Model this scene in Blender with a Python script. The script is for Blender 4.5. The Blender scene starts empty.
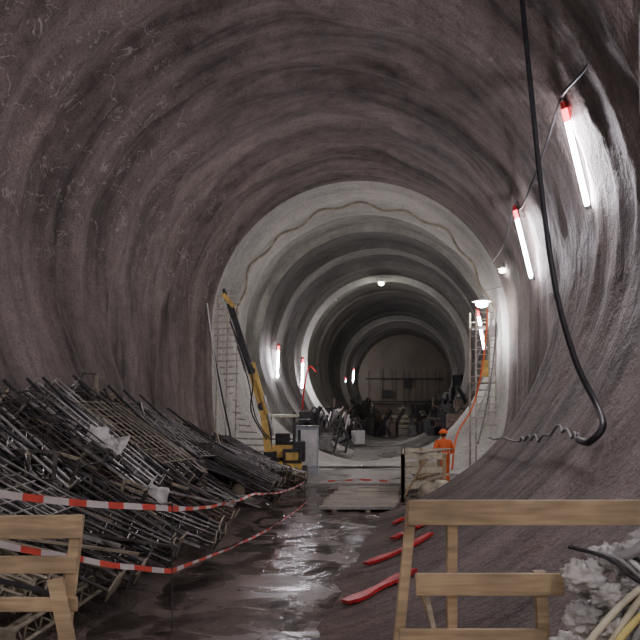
import bpy, math, random
from mathutils import Vector, Matrix, noise
random.seed(7)
R=random.uniform
CZ=5.4
def ax(y): return -2.4+0.15*y
def ss(a,b,v):
    t=max(0,min(1,(v-a)/(b-a))); return t*t*(3-2*t)
scene=bpy.context.scene
col=scene.collection

# ---------------- materials ----------------
def newmat(name):
    m=bpy.data.materials.new(name); m.use_nodes=True
    nt=m.node_tree; b=nt.nodes['Principled BSDF']; return m,nt,b
def mat(name,c,rough=.6,metal=0,var=.35,scale=6,bump=.15):
    m,nt,b=newmat(name); L=nt.links
    tc=nt.nodes.new('ShaderNodeTexCoord')
    n=nt.nodes.new('ShaderNodeTexNoise'); n.inputs['Scale'].default_value=scale; n.inputs['Detail'].default_value=6
    L.new(tc.outputs['Object'],n.inputs['Vector'])
    r=nt.nodes.new('ShaderNodeValToRGB')
    r.color_ramp.elements[0].position=.3; r.color_ramp.elements[1].position=.7
    r.color_ramp.elements[0].color=(*[x*(1-var) for x in c],1)
    r.color_ramp.elements[1].color=(*[min(1,x*(1+var)) for x in c],1)
    L.new(n.outputs['Fac'],r.inputs['Fac']); L.new(r.outputs['Color'],b.inputs['Base Color'])
    b.inputs['Roughness'].default_value=rough; b.inputs['Metallic'].default_value=metal
    if bump:
        bp=nt.nodes.new('ShaderNodeBump'); bp.inputs['Strength'].default_value=bump; bp.inputs['Distance'].default_value=.02
        L.new(n.outputs['Fac'],bp.inputs['Height']); L.new(bp.outputs['Normal'],b.inputs['Normal'])
    return m
def emit(name,c,s):
    m,nt,b=newmat(name)
    b.inputs['Base Color'].default_value=(*c,1); b.inputs['Emission Color'].default_value=(*c,1); b.inputs['Emission Strength'].default_value=s
    return m

def shotcrete(name,dark,light,rough=(.6,.92),bands=1.0,lines=False,bump=.6,lo=.42,hi=.74,mud=None):
    m,nt,b=newmat(name); L=nt.links; N=nt.nodes.new
    tc=N('ShaderNodeTexCoord')
    def nz(scale,vec,det=6,dist=0,mapping=None):
        n=N('ShaderNodeTexNoise'); n.inputs['Scale'].default_value=scale; n.inputs['Detail'].default_value=det; n.inputs['Distortion'].default_value=dist
        if mapping:
            mp=N('ShaderNodeMapping'); mp.inputs['Scale'].default_value=mapping; L.new(vec,mp.inputs['Vector']); vec=mp.outputs['Vector']
        L.new(vec,n.inputs['Vector']); return n.outputs['Fac']
    def math_(op,a,bb,c=None):
        x=N('ShaderNodeMath'); x.operation=op
        for i,v in enumerate([a,bb]+([c] if c is not None else [])):
            if isinstance(v,(int,float)): x.inputs[i].default_value=v
            else: L.new(v,x.inputs[i])
        return x.outputs[0]
    o=tc.outputs['Object']
    big=nz(.45,o,5,.6); band=nz(1.0,o,4,.5,(.13,.95*bands,.13)); fine=nz(1.0,o,5,.3,(.45,5,.45)); mid=nz(3.0,o,8,.3); tiny=nz(22,o,6)
    s=math_('MULTIPLY',band,.5); s=math_('MULTIPLY_ADD',big,.3,s); s=math_('MULTIPLY_ADD',mid,.18,s); s=math_('MULTIPLY_ADD',fine,.22,s)
    r=N('ShaderNodeValToRGB'); e=r.color_ramp.elements
    e[0].position=lo; e[1].position=hi; e[0].color=(*dark,1); e[1].color=(*light,1)
    L.new(s,r.inputs['Fac']); c=r.outputs['Color']
    rp=N('ShaderNodeValToRGB'); rp.color_ramp.elements[0].position=.3; rp.color_ramp.elements[1].position=.55
    rp.color_ramp.elements[0].color=(.4,.4,.4,1)
    L.new(tiny,rp.inputs['Fac'])
    mx=N('ShaderNodeMix'); mx.data_type='RGBA'; mx.blend_type='MULTIPLY'; mx.inputs[0].default_value=.7
    L.new(c,mx.inputs[6]); L.new(rp.outputs['Color'],mx.inputs[7]); c=mx.outputs[2]
    sp=N('ShaderNodeSeparateXYZ'); L.new(o,sp.inputs[0])
    if lines:
        ln=nz(1.6,o,3,1.2); d=math_('SUBTRACT',ln,.5); d=math_('ABSOLUTE',d,0); d=math_('LESS_THAN',d,.010)
        g=nz(2.5,o,2); g=math_('GREATER_THAN',g,.48); d=math_('MULTIPLY',d,g)
        h=N('ShaderNodeMapRange'); h.inputs[1].default_value=5.0; h.inputs[2].default_value=7.0; L.new(sp.outputs[2],h.inputs[0])
        lx=N('ShaderNodeMapRange'); lx.inputs[1].default_value=-2.5; lx.inputs[2].default_value=-4; L.new(sp.outputs[0],lx.inputs[0])
        d=math_('MULTIPLY',d,h.outputs[0]); d=math_('MULTIPLY',d,lx.outputs[0]); d=math_('MULTIPLY',d,.65)
        m2=N('ShaderNodeMix'); m2.data_type='RGBA'; L.new(d,m2.inputs[0]); L.new(c,m2.inputs[6]); m2.inputs[7].default_value=(.48,.44,.42,1); c=m2.outputs[2]
    if mud:
        zz=math_('MULTIPLY_ADD',big,-1.6,sp.outputs[2])
        h=N('ShaderNodeMapRange'); h.inputs[1].default_value=1.0; h.inputs[2].default_value=-.7; L.new(zz,h.inputs[0])
        m3=N('ShaderNodeMix'); m3.data_type='RGBA'; m3.blend_type='MULTIPLY'; L.new(h.outputs[0],m3.inputs[0]); L.new(c,m3.inputs[6]); m3.inputs[7].default_value=(*mud,1); c=m3.outputs[2]
    L.new(c,b.inputs['Base Color'])
    mr=N('ShaderNodeMapRange'); mr.inputs[1].default_value=.35; mr.inputs[2].default_value=.65; mr.inputs[3].default_value=rough[0]; mr.inputs[4].default_value=rough[1]
    L.new(big,mr.inputs[0]); L.new(mr.outputs[0],b.inputs['Roughness'])
    hh=math_('MULTIPLY_ADD',mid,.9,math_('MULTIPLY',tiny,.3)); hh=math_('MULTIPLY_ADD',fine,.35,hh)
    bp=N('ShaderNodeBump'); bp.inputs['Strength'].default_value=bump; bp.inputs['Distance'].default_value=.13
    L.new(hh,bp.inputs['Height']); L.new(bp.outputs['Normal'],b.inputs['Normal'])
    return m
M_vault=shotcrete('shotcrete_brown',(.066,.052,.046),(.385,.32,.295),lines=True,lo=.46,hi=.74,mud=(.55,.5,.47),bump=.7)
M_collar=shotcrete('concrete_light',(.36,.355,.33),(.80,.785,.73),bump=.4)
M_lining=shotcrete('concrete_grey',(.10,.096,.085),(.45,.435,.40),bands=.8,bump=.35)
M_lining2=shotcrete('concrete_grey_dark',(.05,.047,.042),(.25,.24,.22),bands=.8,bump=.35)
M_end=shotcrete('bulkhead_brown',(.15,.125,.10),(.33,.29,.235),bump=.3)
M_ffloor=shotcrete('concrete_floor',(.24,.225,.21),(.48,.46,.43),(.2,.6),bump=.15)

def wetmud():
    m,nt,b=newmat('wet_mud'); L=nt.links; N=nt.nodes.new
    tc=N('ShaderNodeTexCoord')
    n1=N('ShaderNodeTexNoise'); n1.inputs['Scale'].default_value=1.3; n1.inputs['Detail'].default_value=8; n1.inputs['Distortion'].default_value=.6
    n2=N('ShaderNodeTexNoise'); n2.inputs['Scale'].default_value=4; n2.inputs['Detail'].default_value=8
    L.new(tc.outputs['Object'],n1.inputs['Vector']); L.new(tc.outputs['Object'],n2.inputs['Vector'])
    r=N('ShaderNodeValToRGB'); r.color_ramp.elements[0].color=(.045,.035,.03,1); r.color_ramp.elements[1].color=(.23,.185,.16,1)
    r.color_ramp.elements[0].position=.38; r.color_ramp.elements[1].position=.68
    L.new(n1.outputs['Fac'],r.inputs['Fac']); L.new(r.outputs['Color'],b.inputs['Base Color'])
    mr=N('ShaderNodeMapRange'); mr.inputs[1].default_value=.44; mr.inputs[2].default_value=.62; mr.inputs[3].default_value=.10; mr.inputs[4].default_value=.42
    L.new(n1.outputs['Fac'],mr.inputs[0]); L.new(mr.outputs[0],b.inputs['Roughness'])
    bp=N('ShaderNodeBump'); bp.inputs['Strength'].default_value=.55; bp.inputs['Distance'].default_value=.045
    L.new(n2.outputs['Fac'],bp.inputs['Height']); L.new(bp.outputs['Normal'],b.inputs['Normal'])
    b.inputs['Specular IOR Level'].default_value=.8
    return m
M_mud=wetmud()
def woodmat(name,c):
    m,nt,b=newmat(name); L=nt.links; N=nt.nodes.new
    tc=N('ShaderNodeTexCoord'); mp=N('ShaderNodeMapping'); mp.inputs['Scale'].default_value=(1.5,14,14)
    n=N('ShaderNodeTexNoise'); n.inputs['Scale'].default_value=2; n.inputs['Detail'].default_value=7; n.inputs['Distortion'].default_value=.5
    n3=N('ShaderNodeTexNoise'); n3.inputs['Scale'].default_value=3
    L.new(tc.outputs['Object'],mp.inputs['Vector']); L.new(mp.outputs['Vector'],n.inputs['Vector']); L.new(tc.outputs['Object'],n3.inputs['Vector'])
    a=N('ShaderNodeMath'); a.operation='MULTIPLY_ADD'; a.inputs[1].default_value=.5; L.new(n.outputs['Fac'],a.inputs[0])
    a2=N('ShaderNodeMath'); a2.operation='MULTIPLY'; a2.inputs[1].default_value=.5; L.new(n3.outputs['Fac'],a2.inputs[0]); L.new(a2.outputs[0],a.inputs[2])
    r=N('ShaderNodeValToRGB'); r.color_ramp.elements[0].position=.36; r.color_ramp.elements[1].position=.62
    r.color_ramp.elements[0].color=(*[x*.55 for x in c],1); r.color_ramp.elements[1].color=(*[min(1,x*1.1) for x in c],1)
    L.new(a.outputs[0],r.inputs['Fac']); L.new(r.outputs['Color'],b.inputs['Base Color']); b.inputs['Roughness'].default_value=.7
    return m
M_wood=woodmat('raw_timber',(.50,.38,.23)); M_wood2=woodmat('grey_timber',(.44,.38,.29))
M_steel=mat('dirty_steel',(.11,.102,.098),.32,.55,.5,5); M_steel2=mat('light_steel',(.46,.45,.44),.28,.5,.4,6)
M_rust=mat('rusty_steel',(.14,.105,.085),.5,.4,.5,6)
M_olive=mat('olive_plate',(.32,.285,.21),.5,.2,.4,6)
M_black=mat('black_rubber',(.018,.018,.02),.5); M_grey=mat('grey_cable',(.25,.25,.25),.5)
M_white=mat('white_plastic',(.72,.72,.72),.4,0,.15); M_red=mat('red_paint',(.50,.025,.03),.4,0,.4,5)
M_yellow=mat('machine_yellow',(.72,.48,.12),.45,0,.3,4); M_orange=mat('hivis_orange',(1.0,.19,.05),.7,0,.05,10,.05)
M_dark=mat('dark_machine',(.04,.04,.042),.5,.2,.4,5); M_skin=mat('skin',(.5,.28,.2),.5,0,.1); M_refl=mat('reflective_tape',(.7,.7,.65),.3,0,.1)
M_cream=mat('cream_pipe',(.62,.58,.44),.4,0,.2,8); M_tyellow=mat('pale_yellow_hose',(.66,.56,.2),.4,0,.3,8)
M_rebar=mat('pale_rebar',(.60,.56,.48),.6,.1,.3,8)
M_blue=mat('blue_grey_cabinet',(.42,.46,.50),.5,0,.2,4); M_hair=mat('hair',(.05,.03,.02),.7)
M_film=mat('crumpled_film',(.48,.47,.45),.3,0,.5,5)
M_tube=emit('tube_light',(.98,.92,1.0),225); M_redglow=emit('red_end_glow',(1,.04,.07),12)
M_bulb=emit('lamp_globe',(1,.94,.84),90)

# ---------------- mesh builder ----------------
class MB:
    def __init__(s): s.v=[];s.f=[];s.m=[];s.mats=[]
    def mi(s,m):
        if m not in s.mats: s.mats.append(m)
        return s.mats.index(m)
    def add(s,vs,fs,m):
        o=len(s.v); s.v+= [tuple(v) for v in vs]; k=s.mi(m)
        for f in fs: s.f.append([i+o for i in f]); s.m.append(k)
    def beam(s,p,q,w,h,m,up=(0,0,1)):
        p=Vector(p);q=Vector(q);d=(q-p).normalized();u=Vector(up)
        if abs(d.dot(u))>.98: u=Vector((0,1,0)) if abs(d.y)<.9 else Vector((1,0,0))
        x=d.cross(u).normalized();z=x.cross(d)
        vs=[]
        for c in (p,q):
            for a,b in ((-1,-1),(1,-1),(1,1),(-1,1)): vs.append(c+x*a*w/2+z*b*h/2)
        s.add(vs,[(3,2,1,0),(4,5,6,7),(0,1,5,4),(1,2,6,5),(2,3,7,6),(3,0,4,7)],m)
    def box(s,c,sz,m,rz=0):
        c=Vector(c);a=Vector((math.cos(rz),math.sin(rz),0))*sz[0]/2
        s.beam(c-a,c+a,sz[1],sz[2],m)
    def rod(s,p,q,r,m,n=6,r2=None):
        p=Vector(p);q=Vector(q);r2=r if r2 is None else r2
        d=(q-p).normalized();u=Vector((0,0,1)) if abs(d.z)<.9 else Vector((1,0,0))
        x=d.cross(u).normalized();z=x.cross(d);vs=[]
        for c,rr in ((p,r),(q,r2)):
            for i in range(n):
                t=2*math.pi*i/n; vs.append(c+x*math.cos(t)*rr+z*math.sin(t)*rr)
        fs=[(i,(i+1)%n,n+(i+1)%n,n+i) for i in range(n)]+[tuple(range(n-1,-1,-1)),tuple(range(n,2*n))]
        s.add(vs,fs,m)
    def path(s,pts,r,m,n=8,sub=6):
        P=[Vector(p) for p in pts]; out=[]
        for i in range(len(P)-1):
            a=P[max(0,i-1)];b=P[i];c=P[i+1];d=P[min(len(P)-1,i+2)]
            for k in range(sub):
                t=k/sub; out.append(.5*((2*b)+(c-a)*t+(2*a-5*b+4*c-d)*t*t+(3*b-a-3*c+d)*t**3))
        out.append(P[-1]); vs=[];fs=[]; prev=None
        for i,p in enumerate(out):
            d=(out[min(i+1,len(out)-1)]-out[max(i-1,0)]).normalized()
            if prev is None:
                u=Vector((0,0,1)) if abs(d.z)<.9 else Vector((1,0,0)); x=d.cross(u).normalized()
            else: x=(prev-d*prev.dot(d)).normalized()
            prev=x;z=x.cross(d)
            for k in range(n):
                t=2*math.pi*k/n; vs.append(p+x*math.cos(t)*r+z*math.sin(t)*r)
        for i in range(len(out)-1):
            for k in range(n): fs.append((i*n+k,i*n+(k+1)%n,(i+1)*n+(k+1)%n,(i+1)*n+k))
        e=len(out)-1
        fs+= [tuple(range(n)),tuple(e*n+k for k in range(n))]
        s.add(vs,fs,m)
    def ball(s,c,rad,m,seg=16,ring=10,zmin=-1,lump=0,seed=0):
        c=Vector(c);vs=[];fs=[]
        for i in range(ring+1):
            zz=zmin+(1-zmin)*i/ring; zz=max(-1,min(1,zz)); ph=math.asin(zz)
            for k in range(seg):
                t=2*math.pi*k/seg; d=Vector((math.cos(t)*math.cos(ph)*rad[0],math.sin(t)*math.cos(ph)*rad[1],zz*rad[2]))
                if lump:
                    kk=d.normalized()*2.2+Vector((seed,0,seed)); d*=1+lump*(noise.noise(kk)+.6*noise.noise(kk*2.7))
                vs.append(c+d)
        for i in range(ring):
            for k in range(seg): fs.append((i*seg+k,i*seg+(k+1)%seg,(i+1)*seg+(k+1)%seg,(i+1)*seg+k))
        fs.append(tuple(range(seg-1,-1,-1)))
        s.add(vs,fs,m)
    def obj(s,name,parent=None,smooth=False,bevel=0,loc=None):
        me=bpy.data.meshes.new(name); me.from_pydata(s.v,[],s.f)
        for m in s.mats: me.materials.append(m)
        me.polygons.foreach_set('material_index',s.m)
        if smooth: me.polygons.foreach_set('use_smooth',[True]*len(s.f))
        me.update(); o=bpy.data.objects.new(name,me); col.objects.link(o)
        if parent: o.parent=parent
        if bevel:
            b=o.modifiers.new('bevel','BEVEL'); b.width=bevel; b.segments=2
        if loc: o.location=loc
        return o
def empty(name,loc=(0,0,0),rz=0):
    e=bpy.data.objects.new(name,None); col.objects.link(e); e.location=loc; e.rotation_euler=(0,0,rz); e.empty_display_size=.3; return e

# ---------------- tunnel shell ----------------
def section(y,th,r,mix):
    c=math.cos(th);s_=math.sin(th)
    X=r*c;Z=r*s_
    if s_<0 and mix>0:
        n=5.; X2=r*math.copysign(abs(c)**(2/n),c); Z2=-r*abs(s_)**(2/n)
        X=X*(1-mix)+X2*mix; Z=Z*(1-mix)+Z2*mix
    return Vector((ax(y)+X,y,CZ+Z))
def shell(name,y0,y1,dy,nseg,rf,mixf,mats,mfn=None):
    b=MB();ny=int(round((y1-y0)/dy))+1;vs=[]
    for j in range(ny):
        y=y0+(y1-y0)*j/(ny-1)
        for k in range(nseg):
            th=2*math.pi*(k+.5)/nseg
            vs.append(section(y,th,rf(y,th),mixf(y)))
    groups={}
    for j in range(ny-1):
        y=y0+(y1-y0)*(j+.5)/(ny-1); g=mfn(y) if mfn else 0
        groups.setdefault(g,[]).extend([(j*nseg+k,(j+1)*nseg+k,(j+1)*nseg+(k+1)%nseg,j*nseg+(k+1)%nseg) for k in range(nseg)])
    first=True
    for g,fs in groups.items():
        if first: b.add(vs,fs,mats[g]); first=False
        else:
            kk=b.mi(mats[g]); b.f+= [list(f) for f in fs]; b.m+=[kk]*len(fs)
    return b.obj(name,smooth=True)
def r_near(y,th):
    px,pz=math.cos(th)*5.6,math.sin(th)*5.6
    wob=noise.noise(Vector((px*.16,y*.2,pz*.16)))*2.4+noise.noise(Vector((px*.4,y*.2+7,pz*.4)))*.5
    ph=(y+wob)/1.5
    fr=ph-math.floor(ph); cell=math.floor(ph)
    amp=.11+.17*(noise.noise(Vector((cell*3.7,px*.15,pz*.15)))+.5)
    sc=amp*(math.sin(math.pi*fr)**.6)
    big=noise.noise(Vector((px*.22+9,y*.14,pz*.22)))*.2
    med=noise.noise(Vector((px*.8,y*1.0,pz*.8)))*.08+noise.noise(Vector((px*2.4,y*2.4,pz*2.4)))*.028
    up=ss(-.75,.1,math.sin(th)); right=1-.72*ss(.2,.75,math.cos(th))
    edge=1-ss(24.0,26,y)
    return 5.52+((sc+big)*(.15+.85*up)*right+med*(.4+.6*up)*(.5+.5*right))*edge
mixn=lambda y: ss(17,18.6,y)
shell('wall_near_vault',-12,26,.12,240,r_near,mixn,[M_vault])
def haunch(x,y,h=.05):
    th=-math.acos(max(-1,min(1,(x-ax(y))/5.5))); return section(y,th,r_near(y,th)-h,mixn(y))
def r_col(y,th):
    t=(y-26)/3.2
    base=5.52-.40*ss(0,1,t)
    return base+noise.noise(Vector((math.cos(th)*3,y,math.sin(th)*3)))*.09*ss(26,26.4,y)
shell('wall_collar',26,29.2,.2,160,r_col,lambda y:1-ss(26.5,28.8,y),[M_collar])
def r_far(y,th):
    r=5.36
    if y<44:
        r=5.56 if y>29.3 else 5.2
        for q,h in ((32.6,.24),(36.2,.24),(40,.24)):
            if q<y<q+.3: r-=h
        if y>36.4: r-=.08
        if y>40.2: r-=.08
        if y>29.3: r+=noise.noise(Vector((math.cos(th)*3,y*1.2,math.sin(th)*3)))*.08+noise.noise(Vector((math.cos(th)*8,y*2,math.sin(th)*8)))*.03
    else:
        r=5.36+noise.noise(Vector((math.cos(th)*3,y*.5,math.sin(th)*3)))*.02
    for q,h,w in ((44.0,.26,.3),(50,.14,.15),(55,.16,.2),(60,.14,.15),(64,.28,.3),(72,.22,.3)):
        if abs(y-q)<w: r-=h
    return r
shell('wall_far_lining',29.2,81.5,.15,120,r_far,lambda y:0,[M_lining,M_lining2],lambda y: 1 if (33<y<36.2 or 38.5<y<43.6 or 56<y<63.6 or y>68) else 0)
def ring(name,y,r0,r1,w,m,n=120,a0=0,a1=2*math.pi):
    b=MB();vs=[];fs=[]
    for k in range(n+1):
        th=a0+(a1-a0)*k/n
        for (r,dy) in ((r0,0),(r1,0),(r1,w),(r0,w)):
            vs.append(section(y+dy,th,r,0))
    for k in range(n):
        for q in range(4): fs.append((k*4+q,k*4+(q+1)%4,(k+1)*4+(q+1)%4,(k+1)*4+q))
    b.add(vs,fs,m); return b.obj(name)
ring('lit_rim_1',44-.45,4.93,5.30,.35,M_collar,a0=math.radians(-50),a1=math.radians(230))  # pale concrete colour stands in for the lamplit rim of this arch
ring('trim_2',64-.45,4.90,5.34,.35,M_collar,a0=math.radians(-50),a1=math.radians(230))

b=MB();n=64
b.add([section(81,2*math.pi*k/n,5.4,0) for k in range(n)],[tuple(range(n))],M_end); b.obj('wall_end')
b=MB();A=ax(80)
for z in (3.0,5.6):
    b.beam((A-4.4,80.2,z),(A+4.4,80.2,z),.5,.14,M_dark)
for i in range(7):
    x=A-4+i*1.35; b.beam((x,80.4,.7),(x,80.4,6.6),.1,.1,M_rust)
b.box((A+.4,80.6,5.0),(.9,.2,1.0),M_dark); b.box((A-1.8,80.6,3.9),(1.2,.2,.8),M_dark); b.box((A+2,80.6,1.9),(2.2,.2,1.4),M_dark); b.box((A-2.6,80.6,1.9),(1.6,.2,1.3),M_rust)
b.obj('scaffold_platform')

# ---------------- floor ----------------
b=MB();vs=[];fs=[];ys=[3.5+i*.15 for i in range(174)];nx=40
for y in ys:
    hw=1.75+(4.2-1.75)*ss(17,18.6,y)*(1-ss(26.8,28.8,y))
    for k in range(nx+1):
        x=-hw+2*hw*k/nx; z=noise.noise(Vector((x*.8,y*.8,0)))*.04+noise.noise(Vector((x*3,y*3,4)))*.018+.02
        vs.append((ax(y)+x,y,z))
for j in range(len(ys)-1):
    for k in range(nx): fs.append((j*(nx+1)+k,j*(nx+1)+k+1,(j+1)*(nx+1)+k+1,(j+1)*(nx+1)+k))
b.add(vs,fs,M_mud); b.obj('floor',smooth=True)
b=MB();vs=[];fs=[]
for j in range(60):
    y=27.5+j*(81-27.5)/59
    for (x,z) in ((-2.6,.55),(-1.9,.3),(-1.88,.18),(1.88,.18),(1.9,.3),(2.6,.55)): vs.append((ax(y)+x,y,z))
for j in range(59):
    for k in range(5): fs.append((j*6+k,j*6+k+1,(j+1)*6+k+1,(j+1)*6+k))
b.add(vs,fs,M_ffloor); b.obj('floor_far_slab')
b=MB()
for i in range(14):
    y=16.9+i*.31
    b.beam((ax(y)-.15+R(-.05,.05),y,.13),(ax(y)+1.75+R(-.08,.04),y,.13),.29,.07,M_wood2 if i%3 else M_ffloor)
for x in (0.2,1.0,1.6): b.beam((ax(17)+x,16.8,.05),(ax(21)+x,21.0,.05),.12,.1,M_wood2)
b.obj('timber_walkway',bevel=.006)
b=MB(); b.box((ax(24)+.1,24.6,.06),(3.9,5.0,.12),M_ffloor); b.obj('concrete_slab')
b=MB()
for i in range(16):
    y=-2.6+i*.44; b.beam((-4.7,y,.97),(1.45,y,.97),.42,.06,M_wood2)
for x in (-4,-1.5,1): 
    b.beam((x,-2.6,.88),(x,4.2,.88),.12,.14,M_wood2)
for x in (-1.5,-.8):
    for y in (-2,1,4): b.beam((x,y,-.1),(x,y,.82),.12,.12,M_wood2)
b.obj('timber_deck')

# ---------------- lamps ----------------
lamps=[((4.33,12.5,8.02),(5.0,13.05,6.25)),((5.15,18.6,7.9),(5.78,19.1,6.0)),((6.05,27.0,6.35),(6.4,27.2,4.7)),
 ((-2.12,35.9,5.75),(-2.2,36,3.95)),((-1.0,41.5,5.45),(-1.08,41.6,3.5)),((2.4,66,5.3),(2.35,66.1,3.8)),((3.65,75,6.6),(3.55,75.1,5.0)),
 ((3.5,6.6,8.0),(4.1,6.9,6.2)),((2.6,.6,8.0),(3.2,.8,6.2)),((1.7,-5.6,8.0),(2.3,-5.4,6.2)),
 ((-6.3,2.6,7.3),(-6.85,2.7,5.5)),((-7.3,-4,7.3),(-7.8,-4.1,5.5))]  # left-wall pair: out of view, added to brighten the near vault
for i,(p,q) in enumerate(lamps):
    p=Vector(p);q=Vector(q);d=(q-p).normalized()
    e=empty('tube_lamp',p)
    b=MB(); b.rod(p+d*.12-p,q-d*.08-p,.045,M_tube,10); b.obj('tube',e)
    b=MB(); b.rod(Vector(),d*.14,.05,M_red,10); b.rod(q-p-d*.1,q-p,.045,M_grey,10)
    b.rod(d*.13,d*.36,.052,M_redglow,10)
    side=Vector((.08 if p.x>ax(p.y) else -.08,0.03,.02))
    b.beam(side,q-p+side,.05,.03,M_dark,up=(0,1,0))
    b.rod(d*.35,d*.35+side*3,.012,M_grey); b.rod(q-p-d*.3,q-p-d*.3+side*3,.012,M_grey)
    b.obj('housing',e)
def floodlamp(loc,s=1.0):
    e=empty('work_floodlight',loc)
    b=MB(); b.ball((0,0,0),(.2*s,.2*s,.12*s),M_bulb,12,8); b.obj('globe',e,True)
    b=MB(); b.rod((0,0,.08),(0,0,.16),.32*s,M_white,16,.12*s); b.rod((0,0,.16),(0,0,.5),.02,M_grey); b.obj('hood',e)
floodlamp((5.85,25.3,6.25),1.1); floodlamp((6.4,24.6,7.3),.5); floodlamp((3.75,42.9,10.02),.75)
def fill_lamp(name,y,th,r,s):
    p=section(y,math.radians(th),r,0); e=empty(name,p)
    b=MB(); b.ball((0,0,0),(.11*s,.11*s,.11*s),M_bulb,12,8); b.obj('globe',e,True)
    b=MB(); b.rod((0,-.10*s,0),(0,-.2*s,0),.1*s,M_grey,12); b.obj('base',e)
for th in (25,65,115,155): fill_lamp('hidden_fill_lamp',29.65,th,5.42,1.1)  # added lamps, hidden behind the rings to brighten the lining and end wall
for th in (50,90,130): fill_lamp('hidden_fill_lamp',44.62,th,5.2,1.2)
for th in (50,90,130): fill_lamp('hidden_fill_lamp',64.7,th,5.2,1.3)
b=MB()
b.rod((5.85,25.3,6.7),(6.6,25.4,6.9),.02,M_grey); b.rod((6.4,24.6,7.75),(6.9,24.7,7.9),.02,M_grey)
b.obj('lamp_brackets')

# ---------------- cables ----------------
b=MB(); b.path([(3.29,11.5,9.58),(3.30,11.0,7.7),(3.34,10.5,5.68),(3.37,10.0,4.24),(3.39,9.3,3.2),(3.43,8.68,2.60),(3.20,7.92,2.36),(3.07,7.98,2.18),(3.14,8.5,2.18)],.042,M_black,8,8); b.obj('hanging_power_cable',smooth=True)
b=MB(); pts=[Vector(p) for p in [(3.14,8.5,2.2),(3.22,8.9,2.2),(3.41,9.94,2.28),(3.39,10.8,2.08),(3.47,11.6,2.08),(3.54,12.4,1.97),(4.0,16.5,1.84)]]
pp=[]
for i in range(len(pts)-1):
    for k in range(5):
        p=pts[i].lerp(pts[i+1],k/5); p.z+=.05*math.sin((i*5+k)*1.9)*R(.4,1.3); p.y+=R(-.04,.04); pp.append(p)
b.path(pp+[pts[-1]],.022,M_grey,6,4); b.obj('coiled_cable',smooth=True)
b=MB(); b.path([(4.3,12.5,8.1),(4.1,11.6,7.85),(4.2,10.7,8.0),(4.05,9.,8.7),(3.6,6.8,8.1),(3.2,4,7.9),(2.6,.6,8.1)],.028,M_dark,6)
b.path([(4.3,12.5,8.1),(4.45,14,7.6),(4.75,16.5,7.25),(5.2,18.6,7.95),(5.5,21,7.4),(6.0,24.5,7.6)],.025,M_dark,6)
b.path([(4.25,9.2,6.4),(4.1,8.9,7.6),(3.9,8.4,8.6)],.05,M_grey,8)
b.obj('lamp_supply_cable',smooth=True)
b=MB(); pp=[]
for k in range(60):
    th=math.radians(8+165*k/59); pp.append(section(27.6,th,5.08+.09*math.sin(k*.9)+.07*math.sin(k*.37+2),0))
b.path(pp,.05,M_olive,6,3)
b.obj('collar_hose',smooth=True)
b=MB()
b.path([(5.9,24.6,6),(5.7,24.4,4.2),(5.3,24.2,2.6),(4.6,23.5,1.6),(4.3,22.8,.5)],.03,M_orange,6)
b.path([(6.2,24.6,5.5),(6.0,24.4,3.8),(5.7,24.0,2.5),(5.3,23.5,1.3)],.03,M_grey,6)
b.obj('orange_hose',smooth=True)
b=MB(); b.path([(-1.1,40,1.2),(-.9,39.5,3.4),(-.6,38.8,4.7),(-.2,38.5,4.4)],.05,M_red,6); b.obj('red_vent_hose',smooth=True)
b=MB(); b.path([(-4.0,24.8,6.2),(-3.6,24.2,3.8),(-3.2,23.6,2.0),(-2.9,22.4,1.1),(-2.4,21.7,.4)],.03,M_white,6); b.path([(-3.9,24.8,5.2),(-3.4,24.2,3.0),(-2.9,23.0,1.4),(-2.6,21.9,.3)],.03,M_black,6)
b.obj('white_hose',smooth=True)

# ---------------- lattice girder pile ----------------
b=MB()
def girder(p,q,w,m,roll=0,cr=.022):
    p=Vector(p);q=Vector(q);L=(q-p).length;d=(q-p)/L
    u=Vector((0,0,1)); x=d.cross(u).normalized(); z=x.cross(d)
    x,z=x*math.cos(roll)+z*math.sin(roll), z*math.cos(roll)-x*math.sin(roll)
    c=[x*(-w/2)-z*w*.3,x*(w/2)-z*w*.3,z*w*.6]
    for k in c: b.rod(p+k,q+k,cr,m,6)
    n=int(L/.3)
    for i in range(n):
        a=p+d*(L*i/n); m1=p+d*(L*(i+.5)/n); e=p+d*(L*(i+1)/n)
        for s0 in (0,1):
            b.rod(a+c[s0],m1+c[2],.011,m,4); b.rod(m1+c[2],e+c[s0],.011,m,4)
        b.rod(a+c[0],a+c[1],.011,m,4)
    for e in (p,q): b.beam(e-d*.01,e+d*.01,w*1.35,w*1.2,M_olive if random.random()<.6 else m,up=z)
def ztop(y):
    T=[(5,1.8),(9,2.35),(13,2.7),(15.5,2.3),(19,1.2),(21.5,.5),(30,.3)]
    for (y0,z0),(y1,z1) in zip(T[:-1],T[1:]):
        if y<=y1: return z0+(z1-z0)*(y-y0)/(y1-y0)
    return .3
def wx(y,z): return ax(y)-math.sqrt(max(.1,5.42**2-(CZ-z)**2))
def psurf(y,t,h):
    zt=ztop(y); z=zt*(1-t)**1.15+.10
    x=wx(y,z); nrm=Vector((ax(y)-x,0,CZ-z)).normalized()
    return Vector((x,y,z))+nrm*h
MS=[M_steel,M_steel,M_rust,M_steel,M_steel,M_steel2,M_olive]
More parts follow.
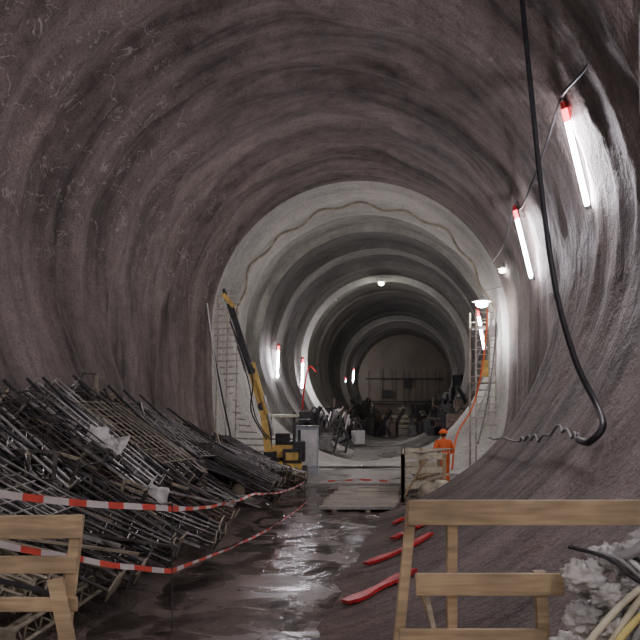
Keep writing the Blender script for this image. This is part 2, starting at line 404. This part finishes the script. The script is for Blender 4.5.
for g in range(38):
    y=5.9+g*.37+R(-.15,.15); zt=ztop(y)
    dy=R(-.1,.9); t0=R(0,.4); rl=R(0,3)
    m=random.choice(MS)
    h0=R(.15,.7)*min(1,zt/1.6); tt=t0; Lf=R(.5,.75)
    for j in range(random.choice([3,4,5])):
        yy=y+j*.24
        if yy>19.6: break
        t=max(0,min(.6,tt+R(-.02,.04)))
        p=psurf(yy,t,h0); q=psurf(max(5.9,min(20.3,yy+dy)),min(1,t+Lf),h0*.85+.1)
        dd=(q-p); Lm=3.1
        if dd.length>Lm: q=p+dd.normalized()*Lm
        if zt<1.2: q.x=min(q.x,ax(q.y)-.95)
        girder(p-(q-p).normalized()*R(0,.2),q,.2,m,rl)
for i in range(14):
    y=R(6.2,16.5); t=R(.1,.95); h=R(.15,.5)
    girder(psurf(y,t,h),psurf(y+2.4,t+R(-.05,.03),h),R(.16,.22),random.choice(MS),R(0,3))
for i in range(110):
    y=R(6.2,19.2); t=R(0,.8); h=R(.25,.8)*min(1,ztop(y)/1.8)
    p=psurf(y,t,h); q=psurf(y+R(-.1,1.1),min(1,t+R(.15,.5)),h+R(-.1,.1))
    d=(q-p); 
    if d.length>2.6: q=p+d.normalized()*2.6
    w=R(.04,.13)
    b.beam(p,q,w,R(.02,.05),random.choice(MS+[M_dark,M_steel2]))
for (y0,t0,h,m) in ((7.2,.25,.75,M_steel2),(9.6,.1,.85,M_steel),(12.2,.2,.85,M_olive),(14.6,.15,.75,M_steel2)):
    for k in range(8):
        b.rod(psurf(y0+k*.22,t0,h),psurf(y0+.5+k*.22,t0+.5,h+.05),.012,m,4)
    for k in range(10):
        f=k/9; b.rod(psurf(y0+.5*f,t0+.5*f,h+.05*f+.02),psurf(y0+.5*f+1.54,t0+.5*f,h+.05*f+.02),.012,m,4)
for i in range(38):
    y=R(6.2,17.5); t=R(0,.85); p=psurf(y,t,R(.45,.8)*min(1,ztop(y)/1.8)); a=R(0,3.1);s=R(.12,.2)
    ux=Vector((math.cos(a),.2,math.sin(a))).normalized(); uz=Vector((-math.sin(a),.1,math.cos(a))).normalized()
    c=[p+ux*s+uz*s,p-ux*s+uz*s,p-ux*s-uz*s,p+ux*s-uz*s]
    for k in range(4): b.beam(c[k],c[(k+1)%4],.05,.04,random.choice([M_olive,M_steel,M_steel]))
for i in range(9):
    y=R(9,18); h=.75*min(1,ztop(y)/1.6)
    b.path([psurf(y,0,h),psurf(y+.3,.35,h+.08),psurf(y+1,.6,h),psurf(y+1.5,.95,h*.6)],.028,M_black,6)
b.obj('lattice_girder_pile')
def crumple(name,c,w,h,m,amp=.12,tilt=.5,n=18,seed=0):
    bb=MB();vs=[];fs=[]
    for j in range(n+1):
        for i in range(n+1):
            u=(i/n-.5)*w;v=(j/n-.5)*h
            k=Vector((u*5+seed,v*5,seed)); o=noise.noise(k)*amp+noise.noise(k*2.3)*amp*.5
            vs.append((c[0]+u+noise.noise(k+Vector((9,0,0)))*amp,c[1]+v*math.sin(tilt)+o*.3,c[2]+v*math.cos(tilt)+o-u*.45))
    fs=[(j*(n+1)+i,j*(n+1)+i+1,(j+1)*(n+1)+i+1,(j+1)*(n+1)+i) for j in range(n) for i in range(n)]
    bb.add(vs,fs,m); return bb.obj(name,smooth=False)
crumple('plastic_sheet',(-3.55,11.6,2.02),.6,.5,M_film,.13,1.0,seed=3)
crumple('plastic_sheet',(-2.6,11.2,1.2),.3,.28,M_film,.1,1.0,seed=5)

# ---------------- barrier tape ----------------
M_tred=mat('tape_red',(.75,.10,.07),.45,0,.15,5,0); M_twhite=mat('tape_white',(.72,.66,.64),.4,0,.08,5,0)
def tape(name,pts,w=.08,sag=.06,tw0=.35):
    bb=MB();P=[Vector(p) for p in pts];L=[];
    for a,c in zip(P[:-1],P[1:]):
        n=max(6,int((c-a).length/.08))
        for k in range(n):
            t=k/n;p=a.lerp(c,t);p.z-=sag*4*t*(1-t)*(c-a).length/4+noise.noise(p*1.5)*.02;L.append(p)
    L.append(P[-1]);dist=0
    for i in range(len(L)-1):
        dist+=(L[i+1]-L[i]).length
        m=M_tred if int(dist/.28)%2 else M_twhite
        tw=noise.noise(Vector((i*.05,0,3)))*tw0*(1+3*ss(7.5,9,L[i].y)); tw2=noise.noise(Vector(((i+1)*.05,0,3)))*tw0*(1+3*ss(7.5,9,L[i+1].y))
        d=(L[i+1]-L[i]).normalized();s=d.cross(Vector((0,0,1)))
        wa=w*(1-.4*ss(8,9,L[i].y)); wb=w*(1-.4*ss(8,9,L[i+1].y))
        o1=(Vector((0,0,math.cos(tw)))+s*math.sin(tw))*wa/2; o2=(Vector((0,0,math.cos(tw2)))+s*math.sin(tw2))*wb/2
        bb.add([L[i]-o1,L[i+1]-o2,L[i+1]+o2,L[i]+o1],[(0,1,2,3)],m)
    return bb.obj(name)
tape('barrier_tape',[(-2.82,5.2,2.02),(-1.69,8,1.42),(-1.15,12.5,1.02),(-.4,18.5,.565)],.066)
tape('barrier_tape',[(-2.82,5.2,1.67),(-1.69,8,.71),(-.3,17.5,.2)],.058)
tape('barrier_tape',[(.0,21.9,.2),(1.2,22.2,.25),(2.2,22,.2)],.1,.0)
b=MB(); b.rod((-1.69,8,-.05),(-1.69,8,1.5),.009,M_steel); b.obj('tape_post')
b=MB(); b.rod((-.4,18.5,-.05),(-.4,18.5,.75),.015,M_steel); b.obj('tape_post')
b=MB(); b.rod((-2.82,5.2,.5),(-2.82,5.2,2.1),.015,M_steel); b.obj('tape_post')

# ---------------- near wooden barriers ----------------
b=MB()
b.beam((.53,4.2,1.955),(2.3,4.2,1.955),.03,.15,M_wood)
b.beam((.57,4.16,1.535),(1.45,4.16,1.535),.03,.13,M_wood)
b.beam((.47,4.16,1.22),(1.35,4.16,1.22),.03,.10,M_wood)
b.beam((.56,4.25,2.02),(.46,4.25,1.0),.06,.06,M_wood); b.beam((.80,4.25,1.93),(.80,4.25,1.0),.06,.06,M_wood)
b.beam((.60,4.3,1.55),(.76,4.3,1.0),.09,.03,M_wood); b.beam((1.32,4.22,1.6),(1.36,4.22,1.0),.07,.06,M_wood); b.beam((2.2,4.25,1.93),(2.2,4.25,1.5),.06,.06,M_wood)
b.beam((.63,4.22,1.50),(.74,4.22,1.0),.05,.03,M_wood2)
b.obj('wooden_barrier',bevel=.004)
b=MB()
b.beam((-3.2,4.5,1.80),(-1.53,4.5,1.82),.03,.15,M_wood)
b.beam((-3.2,4.5,1.57),(-1.56,4.5,1.575),.03,.11,M_wood)
b.beam((-3.2,4.5,1.31),(-1.56,4.5,1.32),.03,.09,M_wood)
b.beam((-1.57,4.55,1.88),(-1.67,4.55,1.0),.07,.06,M_wood); b.beam((-1.68,4.44,1.5),(-1.58,4.44,1.0),.1,.03,M_wood); b.beam((-2.7,4.55,1.85),(-2.7,4.55,1.0),.07,.06,M_wood)
b.obj('wooden_barrier',bevel=.004)

# bags, hoses and pipes bottom right
b=MB()
for i,(x,y,z,rx,ry,rz) in enumerate([(1.50,3.95,1.16,.2,.17,.15),(1.80,4.0,1.2,.2,.18,.17),(1.64,4.0,1.42,.17,.15,.13),(1.88,4.05,1.5,.18,.16,.14),(1.50,3.98,1.62,.11,.12,.09),(1.68,4.03,1.72,.11,.10,.08),(1.84,4.0,1.74,.12,.1,.09),(1.96,4.08,1.80,.13,.12,.1),(1.6,3.85,1.55,.09,.08,.07),(1.78,3.86,1.6,.09,.08,.07),(1.45,3.85,1.42,.1,.08,.08),(1.6,3.8,1.38,.1,.08,.08),(1.76,3.8,1.45,.1,.08,.07)]):
    b.ball((x,y,z),(rx,ry,rz),M_film,44,30,-1,.5,i*3.1)
b.obj('white_bag_stack',smooth=True)
b=MB()
for i,(x0,z0,x1,z1,y0,y1) in enumerate([(1.10,1.0,1.72,1.62,3.62,3.75),(1.22,1.0,1.80,1.56,3.58,3.72),(1.30,1.0,1.86,1.70,3.66,3.78),(1.42,1.0,1.74,1.48,3.55,3.70),(1.16,1.0,1.84,1.44,3.50,3.66)]):
    b.path([(x0,y0,z0),((x0*.6+x1*.4),y0*.6+y1*.4,z0*.55+z1*.45),((x0*.25+x1*.75),y0*.25+y1*.75,z0*.22+z1*.78+.02),(x1,y1,z1)],.019,[M_cream,M_tyellow,M_cream,M_grey,M_tyellow][i],10)
b.obj('yellow_pipe_bundle',smooth=True)
b=MB()
for i in range(6):
    o=i*.05
    b.path([(1.44+o,4.05,1.78-.02*i),(1.58+o,3.84,1.76),(1.70+o*.8,3.76,1.66),(1.86+o*.6,3.74,1.60)],.012,[M_black,M_grey,M_white][i%3],8)
b.path([(1.95,3.75,1.98),(1.78,3.80,1.86),(1.70,3.80,1.80),(1.62,3.9,1.74)],.03,M_grey,8)
b.obj('hose_coil',smooth=True)

# ---------------- red boards ----------------
def redboard(a,c,w=.2):
    bb=MB(); n=12;L=[]
    for i in range(n+1):
        t=i/n; p=haunch(a[0]+(c[0]-a[0])*t,a[1]+(c[1]-a[1])*t,.05); p.z=max(p.z,.07); L.append(p)
    for i in range(n): 
        nrm=Vector((ax(L[i].y),L[i].y,CZ))-L[i]
        bb.beam(L[i],L[i+1]+(L[i+1]-L[i])*.1,w*(.75+.25*math.sin(i*.9)),.04,M_red,up=nrm.normalized())
    bb.obj('red_marker_board')
redboard((.33,8.8),(1.25,9.3),.28); redboard((.72,10.8),(1.8,11.3),.24); redboard((1.3,12.3),(2.0,12.8),.24); redboard((1.5,14.2),(2.2,14.9),.16)

# ---------------- drill rig ----------------
rig=empty('drill_rig',(-1.2,23.2,0))
b=MB()
for s in (-.62,.62):
    n=20;vs=[];pr=[]
    for k in range(n):
        t=2*math.pi*k/n; pr.append((math.copysign(.75,math.cos(t))+.26*math.cos(t),.28+.26*math.sin(t)))
    for xx in (-.15,.15):
        for (yy,zz) in pr: vs.append((s+xx,yy,zz))
    b.add(vs,[tuple(range(n)),tuple(range(2*n-1,n-1,-1))]+[(k,(k+1)%n,n+(k+1)%n,n+k) for k in range(n)],M_dark)
    for k in range(4): b.rod((s-.17,-.75+k*.5,.28),(s+.17,-.75+k*.5,.28),.14,M_steel,12)
b.obj('tracks',rig)
b=MB()
b.box((0,0,.62),(1.2,1.7,.2),M_yellow); b.box((.25,.45,1.05),(.9,.9,.65),M_dark); b.box((.3,-.5,.95),(.6,.5,.45),M_dark); b.box((.3,-.77,.95),(.4,.03,.25),M_yellow)
b.box((-.4,-.6,.9),(.4,.5,.4),M_dark); b.rod((-.6,-.9,.8),(-.1,-.9,.8),.12,M_steel,10)
b.rod((.5,.6,1.35),(.5,.6,1.75),.05,M_dark,8)
b.obj('chassis',rig,bevel=.03)
b=MB()
for (x,y) in ((-.45,-.55),(.35,-.55),(-.45,.35),(.35,.35)): b.beam((x,y,.75),(x,y,2.2),.06,.06,M_dark)
b.beam((-.6,-.1,2.25),(.5,-.1,2.25),1.2,.08,M_cream); b.box((-.05,.1,1.05),(.5,.5,.12),M_dark); b.box((-.05,.32,1.35),(.5,.1,.6),M_dark)
b.box((0,-.5,1.1),(.7,.05,.4),M_yellow); b.beam((-.45,-.55,1.5),(.35,-.55,1.5),.04,.04,M_dark)
b.rod((-.05,-.4,1.3),(-.05,-.3,1.55),.02,M_dark); b.rod((-.2,-.32,1.56),(.1,-.32,1.56),.02,M_dark)
b.obj('canopy',rig,bevel=.01)
b=MB()
b.beam((-.45,-.7,1.0),(-.65,-.6,2.6),.24,.22,M_yellow,up=(1,0,0)); b.beam((-.62,-.6,2.4),(-1.05,-.5,3.95),.22,.28,M_yellow,up=(1,0,0))
b.beam((-1.0,-.5,3.6),(-1.75,-.3,5.9),.28,.2,M_dark,up=(1,0,0)); b.rod((-1.2,-.62,3.7),(-1.7,-.45,5.4),.05,M_steel2,8)
b.rod((-.3,-.75,1.6),(-.6,-.7,2.9),.06,M_steel2,8); b.rod((-.5,-.72,2.3),(-.85,-.6,3.4),.09,M_yellow,8)
b.rod((-1.0,-.75,3.7),(-1.0,-.25,3.7),.12,M_dark,10); b.rod((-.68,-.75,2.55),(-.68,-.4,2.55),.13,M_dark,10)
b.beam((-1.6,-.3,5.8),(-1.95,-.3,6.2),.35,.14,M_yellow); b.rod((-1.85,-.3,6.0),(-1.95,-.3,6.4),.06,M_steel,8)
b.path([(-.5,-.8,1.5),(-1.0,-.8,2.4),(-.95,-.8,3.4),(-1.3,-.7,4.3),(-1.7,-.6,5.3)],.025,M_black,6)
b.path([(-.4,-.8,1.5),(-.85,-.85,2.2),(-1.1,-.8,3.4),(-1.45,-.7,4.5)],.02,M_black,6)
b.obj('boom',rig)
cab=MB(); cab.box((-.45,25.4,.95),(.8,.6,1.7),M_blue); cab.box((-.45,25.08,1.05),(.66,.03,1.3),M_white); cab.box((-.7,25.06,.35),(.06,.05,.2),M_dark); cab.beam((-.9,25.4,1.83),(0,25.4,1.83),.7,.05,M_grey)
cab.obj('electrical_cabinet',bevel=.01)
b=MB()
for i in range(6): b.beam((-2.3+i*.1,21.3,.35+i*.06),(-1.2+i*.12,22.0,.8-i*.05),.1,.06,[M_yellow,M_steel,M_rust][i%3])
for i in range(9): b.path([(-2.9+.15*i,20.6,.5),(-2.3+.15*i,20.9,1.0-.05*i),(-1.7+.1*i,21.1,.5),(-1.2+.08*i,20.7,.12)],.03,M_black,6)
b.obj('hydraulic_hoses')

# ---------------- rebar cage & scaffold ----------------
b=MB()
for x,z0,z1 in ((-3.45,0,6.9),(-3.1,0,6.2),(-3.8,1.0,6.6)):
    b.rod((x,25.4,z0),(x+.12,25.5,z1),.035,M_rebar)
z=.9
while z<7:
    xl=ax(25.4)-math.sqrt(5.4**2-(CZ-z)**2)+.15
    b.rod((max(xl,-4.1),25.4,z),(-3.05+R(-.12,.15),25.45,z+.03),.035,M_rebar); z+=.235
b.obj('rebar_cage')
b=MB()
for x in (5.55,6.25):
    for y in (24.9,25.9): b.rod((x,y,2.2 if x>6 else 0),(x,y,6.0),.035,M_rebar)
for k in range(17):
    z=1.9+k*.25
    b.rod((5.55,24.9,z),(6.25,24.9,z),.022,M_rebar)
    if k%2: b.rod((5.55,25.9,z),(6.25,25.9,z),.022,M_steel2)
for k in range(2):
    b.beam((5.5,25.4,3.4+k*2),(6.3,25.4,3.4+k*2),1.0,.05,M_wood2)
b.rod((5.55,24.9,2.1),(6.25,24.9,4.1),.02,M_steel2); b.rod((5.55,24.9,4.1),(6.25,24.9,6.0),.02,M_steel2)
b.box((5.85,24.85,3.9),(.25,.05,.6),M_yellow); b.box((6.15,24.8,5.2),(.3,.05,.4),M_white)
b.obj('scaffold_tower')

# ---------------- wooden pit railing & lumber ----------------
b=MB()
pts=[(2.2,18.6),(3.35,18.9),(3.6,21.2),(2.55,21.4)]
def railseg(p,q,zs=(1.22,.8,.4),n=2,m=M_cream):
    for z in zs: b.beam((*p,z),(*q,z),.04,.16,m)
    for i in range(n+1):
        x=p[0]+(q[0]-p[0])*i/n;y=p[1]+(q[1]-p[1])*i/n; b.beam((x,y,0),(x,y,1.3),.1,.1,M_wood)
railseg(pts[0],pts[1],(1.22,.85,.45),1,M_cream); railseg(pts[0],pts[3]); railseg(pts[3],pts[2],(1.2,.8))
b.beam((2.2,18.6,.1),(2.8,18.4,1.2),.08,.05,M_wood)
b.beam((2.6,18.65,1.33),(3.7,20.2,1.33),.3,.04,M_wood2)
b.obj('timber_railing',bevel=.005)
b=MB()
for i in range(12): b.beam((2.75+R(-.1,.2),18.95+.1*i,.1+.09*(i%6)),(3.5+R(-.2,.1),19.9+.1*i,.12+.11*(i%6)),.14,.06,M_wood if i%2 else M_cream)
b.obj('lumber_stack')
b=MB()
b.ball((2.85,18.2,.26),(.34,.28,.3),M_wood2,20,12,-.9,.3,4); b.ball((3.15,18.1,.5),(.22,.2,.18),M_cream,20,12,-.9,.3,7); b.obj('debris_sack',smooth=True)

# ---------------- worker ----------------
def skin_obj(name,verts,edges,rad,root,mats,parent,sub=2):
    me=bpy.data.meshes.new(name); me.from_pydata(verts,edges,[]); o=bpy.data.objects.new(name,me); col.objects.link(o)
    sk=o.modifiers.new('skin','SKIN'); sd=me.skin_vertices[0].data
    for i,r in enumerate(rad): sd[i].radius=r if isinstance(r,tuple) else (r,r); sd[i].use_root=(i==root)
    sb=o.modifiers.new('sub','SUBSURF'); sb.levels=sub; sb.render_levels=sub
    bpy.context.view_layer.update()
    dg=bpy.context.evaluated_depsgraph_get(); m2=bpy.data.meshes.new_from_object(o.evaluated_get(dg))
    o.modifiers.clear(); o.data=m2; m2.materials.clear()
    for m in mats: m2.materials.append(m)
    m2.polygons.foreach_set('use_smooth',[True]*len(m2.polygons))
    o.parent=parent; return o
wk=empty('construction_worker',(3.86,21.9,.03),math.radians(200))
V=[(0,0,.95),(0,.01,1.15),(0,0,1.34),(0,.0,1.47),(0,-.01,1.56)];E=[(0,1),(1,2),(2,3),(3,4)];Rd=[(.20,.15),(.20,.15),(.22,.16),(.09,.09),.06]
def addv(p,r,par): V.append(p);Rd.append(r);E.append((par,len(V)-1));return len(V)-1
hands=[]
for s in (-1,1):
    a=addv((s*.22,0,1.42),.095,2); e=addv((s*.34,.03,1.14),.076,a); w=addv((s*.26,-.2,1.02),.05,e); hands.append((s*.26,-.2,1.02,s))
    h=addv((s*.11,0,.88),.12,0); k=addv((s*.14,-.04,.5),.09,h); an=addv((s*.15,.03,.12),.068,k); addv((s*.16,-.1,.055),.055,an)
body=skin_obj('body',V,E,Rd,0,[M_orange,M_refl,M_dark],wk)
for p in body.data.polygons:
    c=p.center
    if c.z<.16: p.material_index=2
    elif abs(c.z-1.08)<.025 and abs(c.x)<.24: p.material_index=1
    elif abs(c.z-.4)<.03: p.material_index=1
for (x,y,z,s) in hands:
    hv=[(x,y,z),(x,y-.07,z-.02)];he=[(0,1)];hr=[.03,(.035,.02)]
    for f in range(4):
        fx=x+(f-1.5)*.021; L=[.075,.085,.08,.06][f]
        i0=len(hv); hv+=[(fx,y-.1,z-.03),(fx,y-.1-L*.5,z-.05),(fx,y-.1-L*.7,z-.05-L*.5)]; hr+=[.011,.010,.008]; he+=[(1,i0),(i0,i0+1),(i0+1,i0+2)]
    i0=len(hv); hv+=[(x-s*.035,y-.05,z-.03),(x-s*.05,y-.09,z-.05)]; hr+=[.012,.009]; he+=[(0,i0),(i0,i0+1)]
    skin_obj('hand',hv,he,hr,0,[M_skin],wk,1)
b=MB(); b.ball((0,-.01,1.645),(.078,.095,.118),M_skin,20,14); b.ball((0,-.105,1.635),(.014,.022,.025),M_skin,8,6)
for s in (-1,1): b.ball((s*.08,0,1.64),(.012,.025,.035),M_skin,8,6); b.ball((s*.03,-.095,1.66),(.012,.008,.008),M_dark,8,6)
b.ball((0,-.095,1.59),(.028,.01,.007),M_red,8,6); b.ball((0,.02,1.65),(.082,.088,.105),M_hair,16,10,-.5)
b.obj('head',wk,True)
b=MB(); b.ball((0,0,1.69),(.13,.155,.13),M_orange,24,10,0); b.rod((0,-.03,1.685),(0,-.03,1.7),.16,M_orange,24,.15); b.beam((0,-.1,1.81),(0,.1,1.81),.03,.03,M_orange); b.obj('helmet',wk,True)

# ---------------- mid-tunnel equipment ----------------
def clutter(name,cx,cy,w,l,h,n,mats,seed):
    random.seed(seed); bb=MB()
    for i in range(n):
        x=cx+R(-w,w);y=cy+R(-l,l)
        side=abs(x-ax(y)); zb=max(.3,CZ-math.sqrt(max(.1,5.3**2-side*side))+.05)
        t=random.random()
        if t<.45: bb.box((x,y,zb+.3*h),(R(.3,.8),R(.3,.9),R(.35,.75)*h),random.choice(mats),R(0,3))
        elif t<.8:
            a=R(0,3.1); bb.rod((x,y,zb+.15),(x+math.cos(a)*R(.5,1.1),y+R(-1,1),zb+R(.2,1.2)*h),R(.04,.14),random.choice(mats),8)
        else: bb.path([(x,y,zb+.1),(x+.3,y+.3,zb+.8*h),(x+.6,y,zb+.6*h),(x+.5,y-.4,zb+.1)],.05,random.choice(mats),6,4)
    bb.obj(name)
clutter('pump_equipment',0.0,33.5,.7,2.8,1.3,42,[M_dark,M_steel,M_black,M_dark,M_grey],1)
clutter('pipe_stack',1.4,43,.8,5,1.3,40,[M_dark,M_steel,M_rust,M_dark,M_white],2)
clutter('formwork_stack',4.3,58,1.1,8,1.9,60,[M_dark,M_rust,M_dark,M_steel,M_steel],3)
clutter('material_pile',9.7,62,1.2,8,1.9,60,[M_dark,M_rust,M_dark,M_olive],4)
clutter('tool_crates',6.3,33,.7,3,1.0,26,[M_dark,M_steel,M_rust,M_dark],5)
clutter('pump_equipment',7.4,45,.9,6,1.2,40,[M_dark,M_steel,M_dark],6)
b=MB()
A=ax(66); y=66
for z in (.6,1.1,1.5): b.beam((A-1.6,y,z),(A+1.2,y,z),.05,.25,M_cream)
for x in (-1.5,-.2,1.1): b.beam((A+x,y,.18),(A+x,y,1.6),.1,.1,M_wood)
b.obj('timber_barricade')
crumple('plastic_sheet',(1.05,32,.62),1.0,.5,M_film,.15,1.2,seed=21)

# ---------------- world, camera ----------------
w=bpy.data.worlds.new('world'); scene.world=w; w.use_nodes=True
w.node_tree.nodes['Background'].inputs[0].default_value=(.66,.58,.545,1); w.node_tree.nodes['Background'].inputs[1].default_value=1.8
cam=bpy.data.cameras.new('camera'); cam.sensor_width=36; cam.lens=700/640*36; cam.shift_y=85/640; cam.clip_end=300
co=bpy.data.objects.new('camera',cam); col.objects.link(co); co.location=(0,0,2.6); co.rotation_euler=(math.pi/2,0,0)
scene.camera=co
